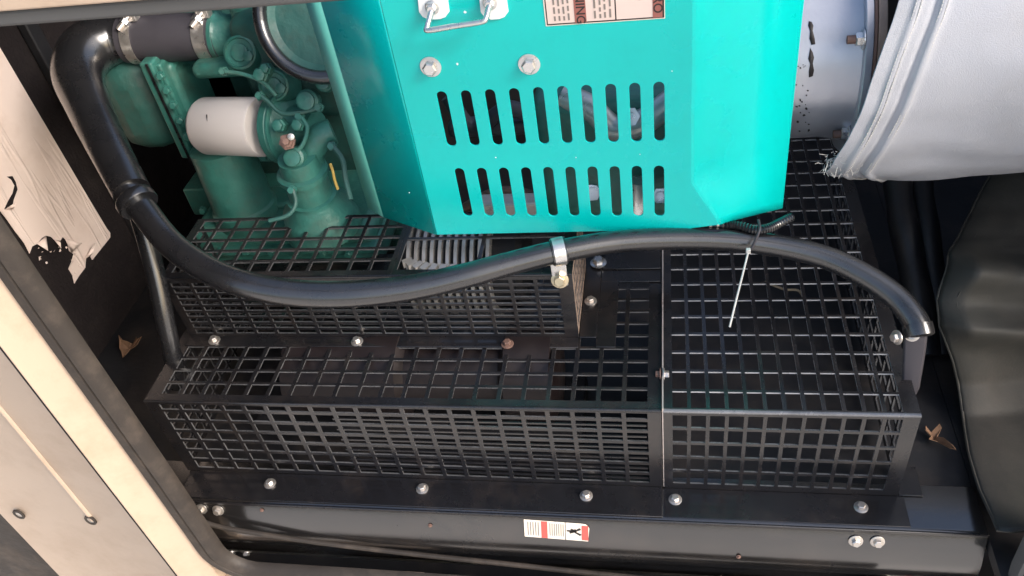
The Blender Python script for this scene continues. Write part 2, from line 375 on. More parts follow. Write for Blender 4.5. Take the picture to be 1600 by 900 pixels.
# thin lip under the guard flanges
MB().box((-.93, -.0585, ZR-.0055), (.4215, -.0553, ZR+.001)).build('top_lip', M['black'], rail, bevel=.0012)
for p in ((1337, 845), (1371, 846), (315, 795), (341, 797)):
    bolt(PT(*p), NR, rail, BOLT)
for p in ((362, 860), (385, 861)): bolt(P(*p, Y=-.046), (0, -.8, -.6), rail, BOLT)
for p in ((672, 821), (409, 797), (1154, 870)):
    o = bolt(PT(*p), NR, rail, BOLTR); o.scale = (.35, .35, .35); o.name = 'rivet'
tpath = spline([P(300, 806, Y=-.0795), P(335, 821, Y=-.0795), P(400, 833, Y=-.0795), P(500, 848, Y=-.0795), P(650, 866, Y=-.0795), P(800, 882, Y=-.0795), P(900, 893, Y=-.0795), P(1000, 903, Y=-.0795), P(1100, 914, Y=-.0795)], 8)
tag(MB().tube(tpath, .0042, 10).build('thin_tube', M['seal']), 'thin dark tube slanting across the face of the base rail', 'tube')
pl = P(1505, 795, Z=ZF)
tag(MB().lathe((pl.x, pl.y, ZF), (0, 0, 1), [(0, .019), (.002, .019), (.003, .016), (.0015, .013), (.0015, .004), (.003, .002)], 28).build('hole_plug', M['black']), 'round black plug set in the tray at lower right', 'plug')
# stickers on the rail
def sticker(name, label, corners, Y, kind):
    a, b, c, d = corners      # bl, br, tr, tl
    st = thing(name, label, 'sticker', (a+c)/2)
    fx = (b-a); fy = (d-a); W = fx.length; H = (fy-fx.normalized()*fy.dot(fx.normalized())).length
    f0 = frame_of(a, fx, fy)
    def rect(nm, u0, v0, u1, v1, lift, mt, round_=0):
        lp = [(u0*W, v0*H), (u1*W, v0*H), (u1*W, v1*H), (u0*W, v1*H)]
        if round_:
            r_ = round_*H; lp = [(u0*W, v0*H), (u1*W-r_*.2, v0*H)]+[(u1*W-r_+r_*math.cos(t_), v1*H-r_+r_*math.sin(t_)) for t_ in [R(k*15) for k in range(7)]]+[(u0*W, v1*H)]
        return plate(nm, [lp], .0004, f0 @ Matrix.Translation((0, 0, lift)), mt, st)
    return st, rect, f0, W, H
Yr = -.0556
st, rect, f0, W, H = sticker('warning_sticker', 'small red and white warning sticker on the base rail below the guards', (PT(820, 838), PT(921, 846), PT(917, 816), PT(812, 811)), Yr, 0)
rect('backing', 0, 0, 1, 1, 0, M['paper'], .3)
rect('red_band', .265, .02, .36, .98, .0006, M['red']); rect('red_band', .885, .06, .985, .9, .0006, M['red'])
for k in range(5): rect('text_line', .055+.04*k, .12, .067+.04*k, .9, .0006, M['inkg'])
for k in range(7): rect('text_line', .395+.034*k, .18, .405+.034*k, .9, .0006, M['inkg'])
rect('divider', .635, 0, .642, 1, .0006, M['ink'])
for a, b in (((.66, .55), (.76, .52)), ((.70, .52), (.80, .62)), ((.76, .50), (.865, .70)), ((.72, .66), (.80, .50)), ((.78, .50), (.87, .34)), ((.70, .42), (.78, .54))):
    A = Vector((a[0]*W, a[1]*H)); B_ = Vector((b[0]*W, b[1]*H)); nn = (B_-A).normalized(); nn = Vector((-nn.y, nn.x))*.0012
    plate('pictogram_stroke', [[tuple(A-nn), tuple(B_-nn*1.6), tuple(B_+nn*1.6), tuple(A+nn)]], .0004, f0 @ Matrix.Translation((0, 0, .0007)), M['ink'], st)
st, rect, f0, W, H = sticker('warning_sticker', 'white sticker on the base rail cut off by the bottom edge at right', (P(1374, 930, Y=-.047), P(1489, 934, Y=-.047), P(1484, 898, Y=-.0635), P(1364, 895, Y=-.0635)), Yr, 0)
rect('backing', 0, 0, 1, 1, 0, M['paper'], .1); rect('red_band', .27, .02, .37, .98, .0006, M['red'])
for k in range(5): rect('text_line', .055+.04*k, .12, .067+.04*k, .96, .0006, M['inkg'])

# ------------------------------------------------------------------ guards
TH = .0026
def sheet(name, lo_u, hi_u, lo_v, hi_v, hu, hv, fn, parent, mt=None, th=TH, edge='edge'):
    mb = punched(lines(lo_u, hi_u, hu), lines(lo_v, hi_v, hv), fn, th); o = mb.build(name, mt or M['black'], parent, smooth=0)
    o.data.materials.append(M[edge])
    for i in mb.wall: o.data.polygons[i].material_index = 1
    return o
HZ = .177
# --- lower long guard
GX0, GX1 = -.798, -.0155
g1 = thing('mesh_guard', 'long black perforated guard box with finer slits at its right front', 'guard', ((GX0+GX1)/2, 0, -HZ), 'alternator guards')
hu = holes(-.775, -.034, .0352, .006)
rows = [(-.0235-.0249*k-.0205, -.0235-.0249*k-.0) for k in range(5, -1, -1)]
rows = [(a+.0004, b-.0008) for a, b in rows]+[(-.0235+.0048, -.006)]
sheet('front_mesh', GX0, GX1, -HZ, -.0005, hu, rows, lambda u, v, n: (u, n, v), g1)
# inner slit panel (half pitch bars) behind the right half
mb = MB()
for k in range(6):
    z = -.0235-.0249*k-.0105
    MB().box((-.50, .0004, z-.0015), (-.036, .0023, z+.0015)).build('slat', M['black'], g1, smooth=0)
hy = holes(.016, .30, .0255, .0045)
hxt = holes(-.775, -.034, .0350, .006)
sheet('top_mesh', GX0, GX1, -.0, .345, hxt, hy, lambda u, v, n: (u, v, -n), g1)
sheet('end_mesh', .003, .345, -HZ, -.0025, holes(.02, .33, .030, .005), holes(-.165, -.012, .0249, .0045), lambda u, v, n: (GX0+n, u, v), g1)
# rolled front edge and side corner
MB().tube([(GX0, .0022, -.0022), (GX1, .0022, -.0022)], .003, 12).build('folded_edge', M['black'], g1)
bfl = MB().box((GX0+.006, -.052, -.1795), (GX1, -.0005, -HZ-.0002)).build('bottom_flange', M['black'], g1, bevel=.0008)
for p in ((422, 756), (660, 764), (916, 775)): bolt(P(*p, Z=-HZ), (0, 0, 1), bfl)
MB().box((GX1-.0015, -.0004, -HZ), (GX1+.0003, .345, -.0003)).build('end_flange', M['black'], g1)
# --- right guard
RX0, RX1 = -.0125, .3155
g2 = thing('mesh_guard', 'shorter black guard box with square open mesh at the right', 'guard', ((RX0+RX1)/2, 0, -HZ), 'alternator guards')
hu2 = [(i*.025, i*.025+.0198) for i in range(12)]
hv2 = [(.0065, .0358)]+[(.2983-.0369*k, .2983-.0369*k+.0325) for k in range(7, -10, -1)]
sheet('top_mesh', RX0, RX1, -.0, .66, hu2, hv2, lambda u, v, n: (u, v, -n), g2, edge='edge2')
fr = [(-.0405-.0328*k-.0278, -.0405-.0328*k) for k in range(3, -1, -1)]+[(-.0405+.005, -.0085)]
sheet('front_mesh', RX0, RX1, -HZ-.003, -.0005, hu2, fr, lambda u, v, n: (u, n, v), g2)
sheet('end_mesh', .003, .66, -HZ, -.0025, holes(.03, .64, .0369, .006), holes(-.165, -.012, .0328, .006), lambda u, v, n: (RX1-n, u, v), g2)
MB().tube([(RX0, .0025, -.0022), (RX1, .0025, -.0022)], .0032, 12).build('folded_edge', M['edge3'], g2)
MB().box((RX0-.0015, .0004, -HZ), (RX0+.0003, .345, .0045)).build('joint_flange', M['pinkedge'], g2)
bfr = MB().box((RX0, -.050, -.1795), (RX1+.008, -.0005, -HZ-.0032)).build('bottom_flange', M['black'], g2, bevel=.0008)
for p in ((1055, 781), (1345, 793)): bolt(P(*p, Z=-HZ-.003), (0, 0, 1), bfr)
jb = P(1030, 583, Z=.0025)
b_ = bolt((RX0+.0004, jb.y, -.001), (1, 0, 0), g2); b_ = bolt((RX0-.0032, jb.y, -.001), (-1, 0, 0), g2, BOLTR)
# small foot bracket at the right end
fb = P(1420, 770, Z=-HZ)
MB().box((RX1+.0015, .0, -.1795), (RX1+.034, .05, -.1775)).build('foot', M['black'], g2, bevel=.0006)
# --- upper guard
UX0, UX1, UY, UH = -.779, -.1375, .137, .130
g3 = thing('mesh_guard', 'upper black guard box with close slits standing on the long guard under the hose', 'guard', ((UX0+UX1)/2, UY, 0), 'alternator guards')
sheet('front_mesh', UX0, UX1, .004, UH, holes(-.765, -.158, .0362, .0052), holes(.010, .12, .0127, .0042), lambda u, v, n: (u, UY+n, v), g3)
sheet('top_mesh', UX0, -.405, UY, .288, holes(-.765, -.412, .0325, .005), holes(UY+.014, .282, .0275, .005), lambda u, v, n: (u, v, UH-n), g3)
sheet('top_frame', -.4045, UX1, UY, .288, [(-.398, -.280), (-.274, -.155)], [(UY+.014, .222), (.2265, .282)], lambda u, v, n: (u, v, UH-n), g3)
sheet('end_mesh', UY+.003, .30, .006, UH-.002, holes(.15, .29, .017, .006), holes(.012, .12, .030, .005), lambda u, v, n: (UX1-n, u, v), g3, M['tan'])  # tan bars: warm reflected light put into the colour
sheet('end_mesh', UY+.003, .288, .004, UH-.002, holes(.15, .28, .030, .005), holes(.012, .12, .0249, .005), lambda u, v, n: (UX0+n, u, v), g3)
ff = MB().box((UX0, .1155, .0008), (UX1, UY+.002, .0032)).build('front_flange', M['black'], g3, bevel=.0007)
MB().box((UX1+.0006, .137, .0008), (UX1+.026, .34, .0032)).build('end_flange', M['black'], g3, bevel=.0007)
MB().tube([(UX0, UY+.0022, UH-.0022), (UX1, UY+.0022, UH-.0022)], .003, 12).build('folded_edge', M['black'], g3)
for p in ((335, 532), (558, 534)): bolt(P(*p, Z=.0033), (0, 0, 1), ff)
bolt(P(793, 538, Z=.0033), (0, 0, 1), ff, BOLTR)
for p in ((923, 471), ): bolt(P(*p, Z=.0033), (0, 0, 1), g3)
# --- cover plate between upper guard and right guard
q0 = P(932, 425, Z=.003)
tp = thing('cover_plate', 'solid black plate beside the upper guard under the hose', 'plate', (-.065, .29, .001))
MB().box((-.111, .262, .0008), (-.0165, .345, .003)).build('plate_sheet', M['black'], tp, bevel=.0007)
MB().box((-.109, .29, .0032), (-.0165, .345, .0062)).build('raised_strip', M['black'], tp, bevel=.001)
bolt(P(935, 411, Z=.0065), (0, 0, 1), tp, BOLTB)
MB().box((-.111, .117, .0009), (-.082, .2618, .003)).build('side_strip', M['black'], tp, bevel=.0007)

# ------------------------------------------------------------------ teal cover
YC = .18
pc = lambda x, y: (lambda q: (q.x, q.z))(P(x, y, Y=YC))
cov = thing('teal_cover', 'bright teal sheet metal cover with two rows of ten slots', 'cover', (-.15, YC, P(870, 362, Y=YC).z))
XA = -.334; XB = .0255; ZTOP = .62
zbl = P(685, 362, Y=YC).z; zbr = P(1065, 362, Y=YC).z; ZB_ = (zbl+zbr)/2
outer = [(XA, ZTOP), (XA, ZB_), (pc(1065, 362)[0], ZB_), pc(1125, 350), pc(1080, 285), (XB, ZTOP)]
def slot(a, b, r_):
    A = Vector(pc(*a)); B_ = Vector(pc(*b)); x = (A.x+B_.x)/2; zt = A.y-r_; zb = B_.y+r_
    return [(x+r_*math.cos(R(k*22.5)), zt+r_*math.sin(R(k*22.5))) for k in range(9)]+[(x-r_*math.cos(R(k*22.5)), zb-r_*math.sin(R(k*22.5))) for k in range(9)]
loops = [outer]
for i in range(10):
    t_ = i/9; sc = .0066
    loops.append(slot((690+t_*340, 142-t_*15), (706+t_*324, 228-t_*8), sc))
    loops.append(slot((716+t_*314, 262-t_*4), (733+t_*297, 337), sc))
plate('front_panel', loops, .0018, XZ(YC), M['teal'], cov, bevel=.0006)
# bent side panels (rounded fold)
def bent(xf, zb0, outer_bot, sgn, lower=None):
    ox, oy, oz = outer_bot
    prof = []
    d = Vector((ox-xf, oy-YC)); ang = math.atan2(d.y, abs(d.x)); r_ = .006
    for k in range(5):
        a = ang*k/4; prof.append((xf+sgn*r_*math.sin(a), YC-.0+r_*(1-math.cos(a))))
    prof.append((ox, oy))
    mb = MB(); V = []
    for i, (x, y) in enumerate(prof):
        f = min(1, max(0, (x-xf)/(ox-xf)))
        V += [(x, y, zb0+(oz-zb0)*f), (x, y, ZTOP)]
    F = [(2*i, 2*i+2, 2*i+3, 2*i+1) for i in range(len(prof)-1)]
    return mb.add(V, F)
ol = P(575, 330, Z=ZB_-.001); orr = P(1222, 325, Z=ZB_-.022)
lb = P(600, 339, Z=ZB_)
bent(XA-.0008, ZB_, (lb.x, lb.y, ZB_), -1).build('side_panel', M['teal'], cov, smooth=60, solid=.002)
MB().add([(lb.x, lb.y, ZB_), (ol.x, ol.y+.006, ZB_), (ol.x, ol.y+.006, ZTOP), (lb.x, lb.y, ZTOP)], [(0, 1, 2, 3)]).build('edge_lip', M['tealedge'], cov, solid=.002)
f2 = Vector((pc(1080, 285)[0], YC, pc(1080, 285)[1])); f3 = Vector((pc(1125, 350)[0], YC, pc(1125, 350)[1]))
def flank(u, v):
    zf = f2.z
    if v < .8: F_ = Vector((XB-.0015, YC+.0003, ZTOP+(zf-ZTOP)*v/.8))
    else: F_ = f2+(f3-f2)*((v-.8)/.2)+Vector((-.0015, .0003, 0))
    O_ = Vector((orr.x, orr.y, ZTOP+(orr.z-ZTOP)*v)); uu = (0, .012, .03, .055, .09, .3, .6, 1)[round(u*7)]
    p = F_+(O_-F_)*uu; p.y = F_.y+(O_.y-F_.y)*(uu if uu > .09 else uu*uu/.09); return p
MB().grid(flank, 7, 30).build('side_panel', M['teal'], cov, smooth=70, solid=.002)
for p in ((673, 104), (827, 100)): bolt(P(*p, Y=YC-.0016), (0, -1, 0), cov, BOLTB, spin=.3)
for x, y, r_ in ((715, 99, 1.6), (727, 18, 1.8), (562, 107, 1.4), (640, 300, .9), (900, 245, .9), (1000, 240, .8), (775, 245, 1.0), (1050, 110, .9)):
    q = pc(x, y) if x > 600 else None
    if q: plate('paint_speck', [[(q[0]+r_*.0009*math.cos(a)*random.uniform(.7, 1.3), q[1]+r_*.0009*math.sin(a)*random.uniform(.7, 1.3)) for a in [k_*.785 for k_ in range(8)]]], .0003, XZ(YC-.0017), M['washer'], cov)
# lifting handle with white pads
hnd = thing('handle', 'bent steel wire handle with two white pads on the teal cover', 'handle', P(715, 30, Y=YC))
for (x0, x1, xm) in ((652, 703, 676), (748, 795, 766)):
    lp = [pc(*q) for q in ((x0, -25), (x1-6, -27), (x1-1, 10), (x1, 16), (x1-6, 24), (x1-14, 27), (x0+20, 28), (x0+10, 24), (x0+4, 16))]
    plate('pad', [lp], .003, XZ(YC-.0032), M['washer'], hnd, bevel=.0006)
    c = P(xm, 10 if xm < 700 else 3, Y=YC-.005)
    wsh = MB().lathe(c, (0, -1, 0), [(0, .0085), (.003, .0085), (.004, .007)], 24).build('washer', M['galv'], hnd)
    MB().lathe(c+Vector((0, -.004, 0)), (0, -1, 0), [(0, .006), (.006, .006), (.007, .005)], 6).build('nut', M['galv'], wsh)
h1, h2 = P(676, 10, Y=YC-.010), P(766, 3, Y=YC-.010)
g1_, g2_ = P(666, 48, Y=YC-.030), P(758, 33, Y=YC-.030)
hp = [h1, h1+(g1_-h1)*.5, h1+(g1_-h1)*.85, g1_+(g2_-g1_)*.04, g1_+(g2_-g1_)*.5, g1_+(g2_-g1_)*.94, g2_+(h2-g2_)*.15, g2_+(h2-g2_)*.55, h2]
MB().tube(spline(hp, 6), .0034, 12).build('wire', M['galv'], hnd)
# warning label on the cover
YS = YC-.0020
st = thing('warning_label', 'pale pink warning label with brown bands at the top of the teal cover', 'label', P(945, 15, Y=YS))
x0, z0 = pc(855, 37); x1, _ = pc(1038, 25); z1 = z0+.085; W = x1-x0
fS = frame_of((x0, YS, z0), (1, 0, 0), (0, 0, 1))
def rect2(nm, u0, v0, u1, v1, lift, mt): return plate(nm, [[(u0*W, v0), (u1*W, v0), (u1*W, v1), (u0*W, v1)]], .0003, fS @ Matrix.Translation((0, 0, lift)), mt, st)
rect2('white_edge', -.012, -.0022, 1.006, .09, 0, M['paper']); rect2('black_border', 0, -.0010, 1, .088, .0004, M['ink'])
rect2('field', .010, .0008, .588, .086, .0008, M['paper2']); rect2('field', .600, .0008, .985, .086, .0008, M['paper2'])
rect2('brown_band', .245, .0, .345, .086, .0012, M['brown']); rect2('brown_band', .905, .0, .985, .086, .0012, M['brown'])
for u, wrd in ((.295, 'WARNING'), (.945, 'PELIGRO')):
    tf = fS @ Matrix.Translation((u*W, .0335, .0016)) @ Matrix.Rotation(R(-90), 4, 'Z')
    text('lettering', wrd, .0145, tf, M['ink'], st)
rr_ = random.Random(3)
for u in (.075, .115, .155, .195, .42, .465, .505, .55):
    v = .004
    while v < .08:
        ln = rr_.uniform(.004, .011); rect2('text_line', u-.008, v, u+.008, v+ln, .0012, M['inkg']); v += ln+.003
plate('pictogram_blob', [[(.80*W+.014*math.cos(R(k*30)), .034+.012*math.sin(R(k*30))) for k in range(12)]], .0003, fS @ Matrix.Translation((0, 0, .0012)), M['ink'], st)

# ------------------------------------------------------------------ engine
eng = thing('engine', 'dark green painted engine block and castings at upper left', 'engine', (-.45, .45, -.15))
T0 = 1.40
def pxm(n, t): return n*t/FPX
def wbox(name, bl, br, tr, Y0, depth, mt=None, bevel=.006, parent=eng):
    a = P(*bl, Y=Y0); b = P(*br, Y=Y0); c = P(*tr, Y=Y0)
    return MB().box((a.x, Y0, b.z), (b.x, Y0+depth, c.z)).build(name, mt or M['green'], parent, bevel=bevel, seg=3)
def disc(name, c, t, d, prof, mt=None, n=28, parent=eng, sm=35):
    """turned casting at pixel c, depth t, axis d, profile in px"""
    k = t/FPX
    return MB().lathe(P(*c, t=t), d, [(h*k, r*k) for h, r in prof], n).build(name, mt or M['green'], parent, smooth=sm)
FN = Vector((.12, -.86, .50))         # castings that look out of the door, tipped up
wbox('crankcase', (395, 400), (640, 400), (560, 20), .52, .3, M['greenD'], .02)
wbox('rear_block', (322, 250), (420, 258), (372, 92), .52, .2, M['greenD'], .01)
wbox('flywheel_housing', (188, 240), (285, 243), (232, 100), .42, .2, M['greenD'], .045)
wbox('housing_flange', (283, 246), (303, 248), (243, 98), .405, .16, M['green'], .004)
wbox('housing_flange', (302, 262), (322, 264), (262, 100), .415, .16, M['green'], .004)
wbox('block_web', (318, 262), (336, 262), (282, 100), .43, .1, M['green'], .010)
wbox('upper_rib', (300, 122), (405, 122), (388, 98), .41, .06, M['green'], .012)
# white spin-on filter
fax = (P(420, 199, t=1.34)-P(300, 197, t=1.40)).normalized(); k = 1.36/FPX
ofl = MB().lathe(P(316, 197, t=1.385), fax, [(0, 24*k), (2*k, 36*k), (6*k, 42*k), (12*k, 45*k), (118*k, 45.5*k), (121*k, 44*k)], 40).build('oil_filter', M['white'], eng, smooth=40)
fm = P(324, 188, t=1.322)
MB().box((-.0004, -.001, -.009), (.0004, .001, .009), Matrix.Translation(fm+Vector((0, .000, .0))) @ Matrix.Rotation(R(-30), 4, 'X')).build('pen_mark', M['ink'], ofl)
MB().lathe(P(437, 199, t=1.345), fax, [(0, 40*k), (2*k, 56*k), (14*k, 57*k), (20*k, 52*k), (30*k, 34*k), (52*k, 28*k), (70*k, 26*k)], 36).build('filter_head', M['green'], eng, smooth=30)
MB().lathe(P(452, 199, t=1.341), fax, [(0, 57*k), (1*k, 60*k), (4*k, 60*k), (5*k, 57*k)], 36).build('head_rim', M['green'], eng)
sns = MB().lathe(P(450, 222, t=1.265), (.3, -.7, .45), [(0, 12*k), (14*k, 12*k), (14*k, 9*k), (22*k, 9*k), (22*k, 5*k), (34*k, 5*k)], 6).build('sensor', M['rust'], eng)
MB().lathe(P(455, 214, t=1.245), (.3, -.7, .45), [(0, 5*k), (6*k, 5*k), (7*k, 3*k)], 12).build('sensor_tip', M['fin'], sns)
# coolant neck and round bosses
nk = P(336, 56, t=1.37); nd = (P(430, 58, t=1.36)-nk).normalized()
MB().lathe(nk, nd, [(0, 34*k), (3*k, 38*k), (9*k, 38*k), (14*k, 34*k), (40*k, 32*k), (70*k, 40*k), (95*k, 44*k)], 32).build('coolant_neck', M['green'], eng)
for c, r, t in (((392, 85), 25, 1.30), ((443, 135), 23, 1.29)):
    pb_ = MB().lathe(P(*c, t=t+.05), FN, [(0, r*1.25*k), (30*k, r*1.15*k), (40*k, r*k), (46*k, r*k), (48*k, r*.86*k), (45*k, r*.8*k), (45*k, r*.55*k), (49*k, r*.5*k), (50*k, r*.3*k)], 28).build('plug_boss', M['green'], eng)
    MB().lathe(P(c[0]-3, c[1]+3, t=t-.012), FN, [(0, 8*k), (6*k, 8*k), (7*k, 6*k)], 6).build('plug', M['greenD'], pb_)
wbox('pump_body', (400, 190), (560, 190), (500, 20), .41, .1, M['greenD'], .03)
for c, r in (((412, 118), 9), ((420, 108), 7), ((484, 158), 13), ((440, 196), 8), ((470, 195), 8), ((463, 246), 12), ((510, 130), 10)):
    MB().lathe(P(*c, t=1.29), FN, [(0, r*1.4*k), (14*k, r*1.3*k), (16*k, r*k), (22*k, r*k), (23*k, r*.7*k)], 6 if r < 10 else 18).build('casting_bolt', M['green'], eng)
# black ring of the front cover
rc = P(500, 22, t=1.215); ru, rv = MB().frame(FN)
ringp = [rc+(ru*math.cos(a)+rv*math.sin(a))*86*k for a in [2*math.pi*i/48 for i in range(49)]]
MB().tube(ringp, 10*k, 12, cap=False).build('ring_gasket', M['rubber'], eng)
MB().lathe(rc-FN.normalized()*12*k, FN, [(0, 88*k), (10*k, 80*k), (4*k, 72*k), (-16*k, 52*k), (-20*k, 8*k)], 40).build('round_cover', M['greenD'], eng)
# lift pump, lower elbow and dome
MB().lathe(P(392, 345, t=1.53), (-.03, .06, 1), [(0, 52*k), (6*k, 56*k), (34*k, 56*k), (38*k, 52*k), (150*k, 50*k), (154*k, 44*k)], 32).build('lift_pump', M['green'], eng)
wbox('mount_plate', (302, 334), (345, 336), (330, 295), .43, .06, M['green'], .004)
wbox('lower_plate', (340, 338), (470, 340), (462, 318), .40, .06, M['green'], .006)
MB().lathe(P(506, 352, t=1.40), (.02, -.1, 1), [(0, 62*k), (8*k, 62*k), (14*k, 58*k), (40*k, 54*k), (58*k, 40*k), (62*k, 40*k), (66*k, 40*k), (67*k, 34*k), (104*k, 33*k), (106*k, 39*k), (114*k, 39*k), (116*k, 31*k), (140*k, 29*k)], 36).build('dome_elbow', M['green'], eng, smooth=50)
MB().tube(spline([P(520, 205, t=1.30), P(500, 215, t=1.30), P(487, 238, t=1.31), P(488, 262, t=1.33)], 6), 20*k, 16).build('elbow_pipe', M['green'], eng)
MB().tube(spline([P(516, 256, t=1.27), P(520, 268, t=1.27), P(523, 282, t=1.275), P(528, 296, t=1.28)], 5), 2.2*k, 8).build('dipstick', M['orange'], eng)
cb = MB().lathe((0, 0, 0), (0, 0, 1), [(0, .0085), (.002, .0085), (.002, .0062), (.008, .0062), (.009, .005)], 6).mesh('flange_bolt', M['green'])
wbox('sump', (318, 420), (600, 425), (575, 358), .335, .2, M['green'], .02)
wbox('sump_flange', (322, 392), (590, 398), (585, 386), .322, .2, M['green'], .004)
for x in (345, 385, 425, 465, 505, 545): bolt(P(x, 391+(x-345)*.02, Y=.3215), (0, -1, .1), eng, cb, 'flange_bolt')
# flange bolts, seams, small pipes and wires
for x, y in ((252, 118), (262, 140), (272, 163), (283, 187), (294, 212), (304, 238), (336, 316), (318, 328), (430, 330), (356, 326)):
    o = bolt(P(x, y, Y=.402 if y < 300 else .40), (.15, -1, .2), eng, cb, 'flange_bolt')
for pts_, r_, mt in ((((408, 150), (420, 160), (432, 172), (445, 178), (470, 176), (500, 168)), 3.4, 'greenD'),
                     (((470, 182), (480, 200), (474, 224), (462, 238)), 3.2, 'green'),
                     (((520, 228), (535, 250), (540, 280), (548, 312)), 4, 'greenD'),
                     (((352, 112), (380, 116), (410, 128), (432, 150)), 3, 'green'),
                     (((405, 4), (412, 12), (420, 8), (430, 14), (436, 4)), 2.4, 'rubber'),
                     (((420, 345), (450, 336), (462, 318), (458, 296)), 3.2, 'greenD')):
    MB().tube(spline([P(x, y, t=1.275) for x, y in pts_], 8), r_*k, 8).build('fuel_pipe', M[mt], eng)
for (x, y), r in (((408, 150), 6), ((470, 182), 6.5), ((520, 228), 6), ((352, 112), 6), ((458, 296), 6), ((500, 168), 6)):
    MB().lathe(P(x, y, t=1.285), FN, [(0, r*k*1.2), (6*k, r*k*1.2), (6*k, r*k*.8), (14*k, r*k*.8)], 6).build('banjo_fitting', M['green'], eng)
wbox('seam_gasket', (300, 262), (303.5, 262), (246, 100), .403, .16, M['rubber'], 0)
wbox('pump_bracket', (404, 250), (456, 252), (448, 236), .37, .03, M['green'], .003)
for x, y in ((414, 243), (446, 245)): bolt(P(x, y, Y=.369), (0, -1, .1), eng, cb, 'flange_bolt')
# things behind the slotted cover
wbox('manifold', (850, 340), (1060, 345), (1030, 150), .27, .1, M['green'], .02)
MB().tube(spline([P(880, 150, Y=.29), P(925, 170, Y=.275), P(960, 200, Y=.265), P(1005, 190, Y=.26), P(1060, 150, Y=.27)], 8), .018, 16).build('exhaust_elbow', M['fin'], eng)
wbox('heat_shield', (740, 345), (850, 345), (840, 318), .25, .03, M['fin'], .004)
wbox('injector_rail', (700, 215), (860, 212), (850, 190), .30, .03, M['rubber2'], .008)
MB().lathe(P(392, 40, t=1.34), (0, .1, 1), [(0, 26*k), (20*k, 24*k), (70*k, 24*k)], 24).build('riser', M['green'], eng)
for x, y, r in ((925, 300, 14), (985, 200, 12)):
    disc('manifold_stud', (x, y), 1.24, FN, [(0, r), (10, r), (10, r*.6), (16, r*.6)], M['galv'], 6)
MB().cyl(P(996, 340, Y=.240), P(1000, 282, Y=.245), .014).build('bright_sleeve', M['galv'], eng)
MB().lathe(P(1032, 305, Y=.245), (0, -1, .5), [(0, .012), (.006, .012), (.006, .007), (.012, .007)], 6).build('bright_nut', M['galv'], eng)
MB().lathe(P(985, 182, Y=.245), (0, -1, .5), [(0, .013), (.006, .013), (.006, .007), (.014, .007)], 6).build('bright_nut', M['galv'], eng)
MB().tube(spline([P(700, 150, Y=.32), P(740, 200, Y=.31), P(800, 170, Y=.30), P(870, 220, Y=.31), P(900, 320, Y=.32)], 8), .012, 12).build('wiring_pipe', M['rubber2'], eng)
MB().tube(spline([P(720, 330, Y=.30), P(780, 300, Y=.30), P(850, 310, Y=.30)], 8), .009, 12).build('wiring_pipe', M['rust'], eng)

# ------------------------------------------------------------------ alternator end behind the mesh
alt = thing('alternator', 'finned grey alternator end seen through the guard mesh below the teal cover', 'alternator', (-.37, .35, -.15))
ac = Vector((-.41, .285, .024))
MB().lathe(ac-Vector((.02, 0, 0)), (1, 0, 0), [(0, .06), (.01, .072), (.19, .072), (.20, .06)], 40).build('core', M['dark'], alt)
FINM = MB().lathe((0, 0, 0), (1, 0, 0), [(0, .07), (0, .089), (.0055, .089), (.0055, .07)], 40).mesh('cooling_fin', M['fin'])
for k_ in range(11):
    o = bpy.data.objects.new('cooling_fin', FINM); o.location = ac+Vector((k_*.0128, 0, 0)); link(o, alt)
RIBM = MB().box((-.004, -.005, -.004), (.004, .005, .004)).mesh('stator_lug', M['fin'])
for k_ in range(13):
    a = R(-62+k_*124/12); o = bpy.data.objects.new('stator_lug', RIBM); o.location = ac+Vector((.085+.085*math.sin(a), -.085-.035*math.cos(a)+.02, .075)); o.rotation_euler = (0, 0, a); o.scale = (1.2, 1.6, 1.2); link(o, alt)
sh = thing('reflection_drum', 'added dark brown drum standing in for a reflection inside the long guard seen through its mesh', 'stand_in', (-.40, .09, -.17))  # drum added in place of a brownish reflection behind the mesh
MB().lathe((-.62, .13, -.07), (1, 0, 0), [(0, .05), (.01, .07), (.2, .075), (.21, .06), (.36, .06), (.37, .075), (.44, .075), (.45, .05)], 36).build('drum', mat('brown_drum', (.014, .009, .009), .5, .1, .5, .25, 20), sh)
MB().box((-.70, .08, -.185), (-.14, .2, -.15)).build('cradle', M['dark'], sh, bevel=.004)

# ------------------------------------------------------------------ hoses
sleeve = thing('coolant_sleeve', 'charcoal hose sleeve with two bolted steel clamps at upper left', 'hose', P(280, 58, t=1.36))
sd_ = nd; k = 1.37/FPX
s0 = P(196, 62, t=1.385); s1 = P(345, 56, t=1.368)
MB().tube([s0+(s1-s0)*f for f in (0, .25, .5, .75, 1)], [36*k, 36*k, 36.5*k, 36*k, 36*k], 32).build('sleeve', M['rubber2'], sleeve)
for px_, w_ in ((214, 16), (325, 20)):
    c0 = s0+(s1-s0)*((px_-196)/149); dd = (s1-s0).normalized()
    cbd = MB().lathe(c0-dd*w_*.5*k, dd, [(0, 36.5*k), (0, 38*k), (w_*k, 38*k), (w_*k, 36.5*k)], 36, cap=False).build('clamp_band', M['steel'], sleeve)
    tb = c0+UP*25*k-FW*34*k
    MB().cyl(tb+Vector((-.010, -.022, -.012)), tb+Vector((.016, .01, .012)), .0045, n=10).build('clamp_bolt', M['steel'], cbd)
    MB().box((-.011, -.008, -.010), (.011, .008, .010), Matrix.Translation(tb+Vector((.006, .002, .002)))).build('clamp_lug', M['steel'], cbd, bevel=.002)
    MB().lathe(tb+Vector((-.002, -.012, -.007)), Vector((.026, .032, .024)), [(0, .0085), (.007, .0085)], 6).build('clamp_nut', M['galv'], cbd)
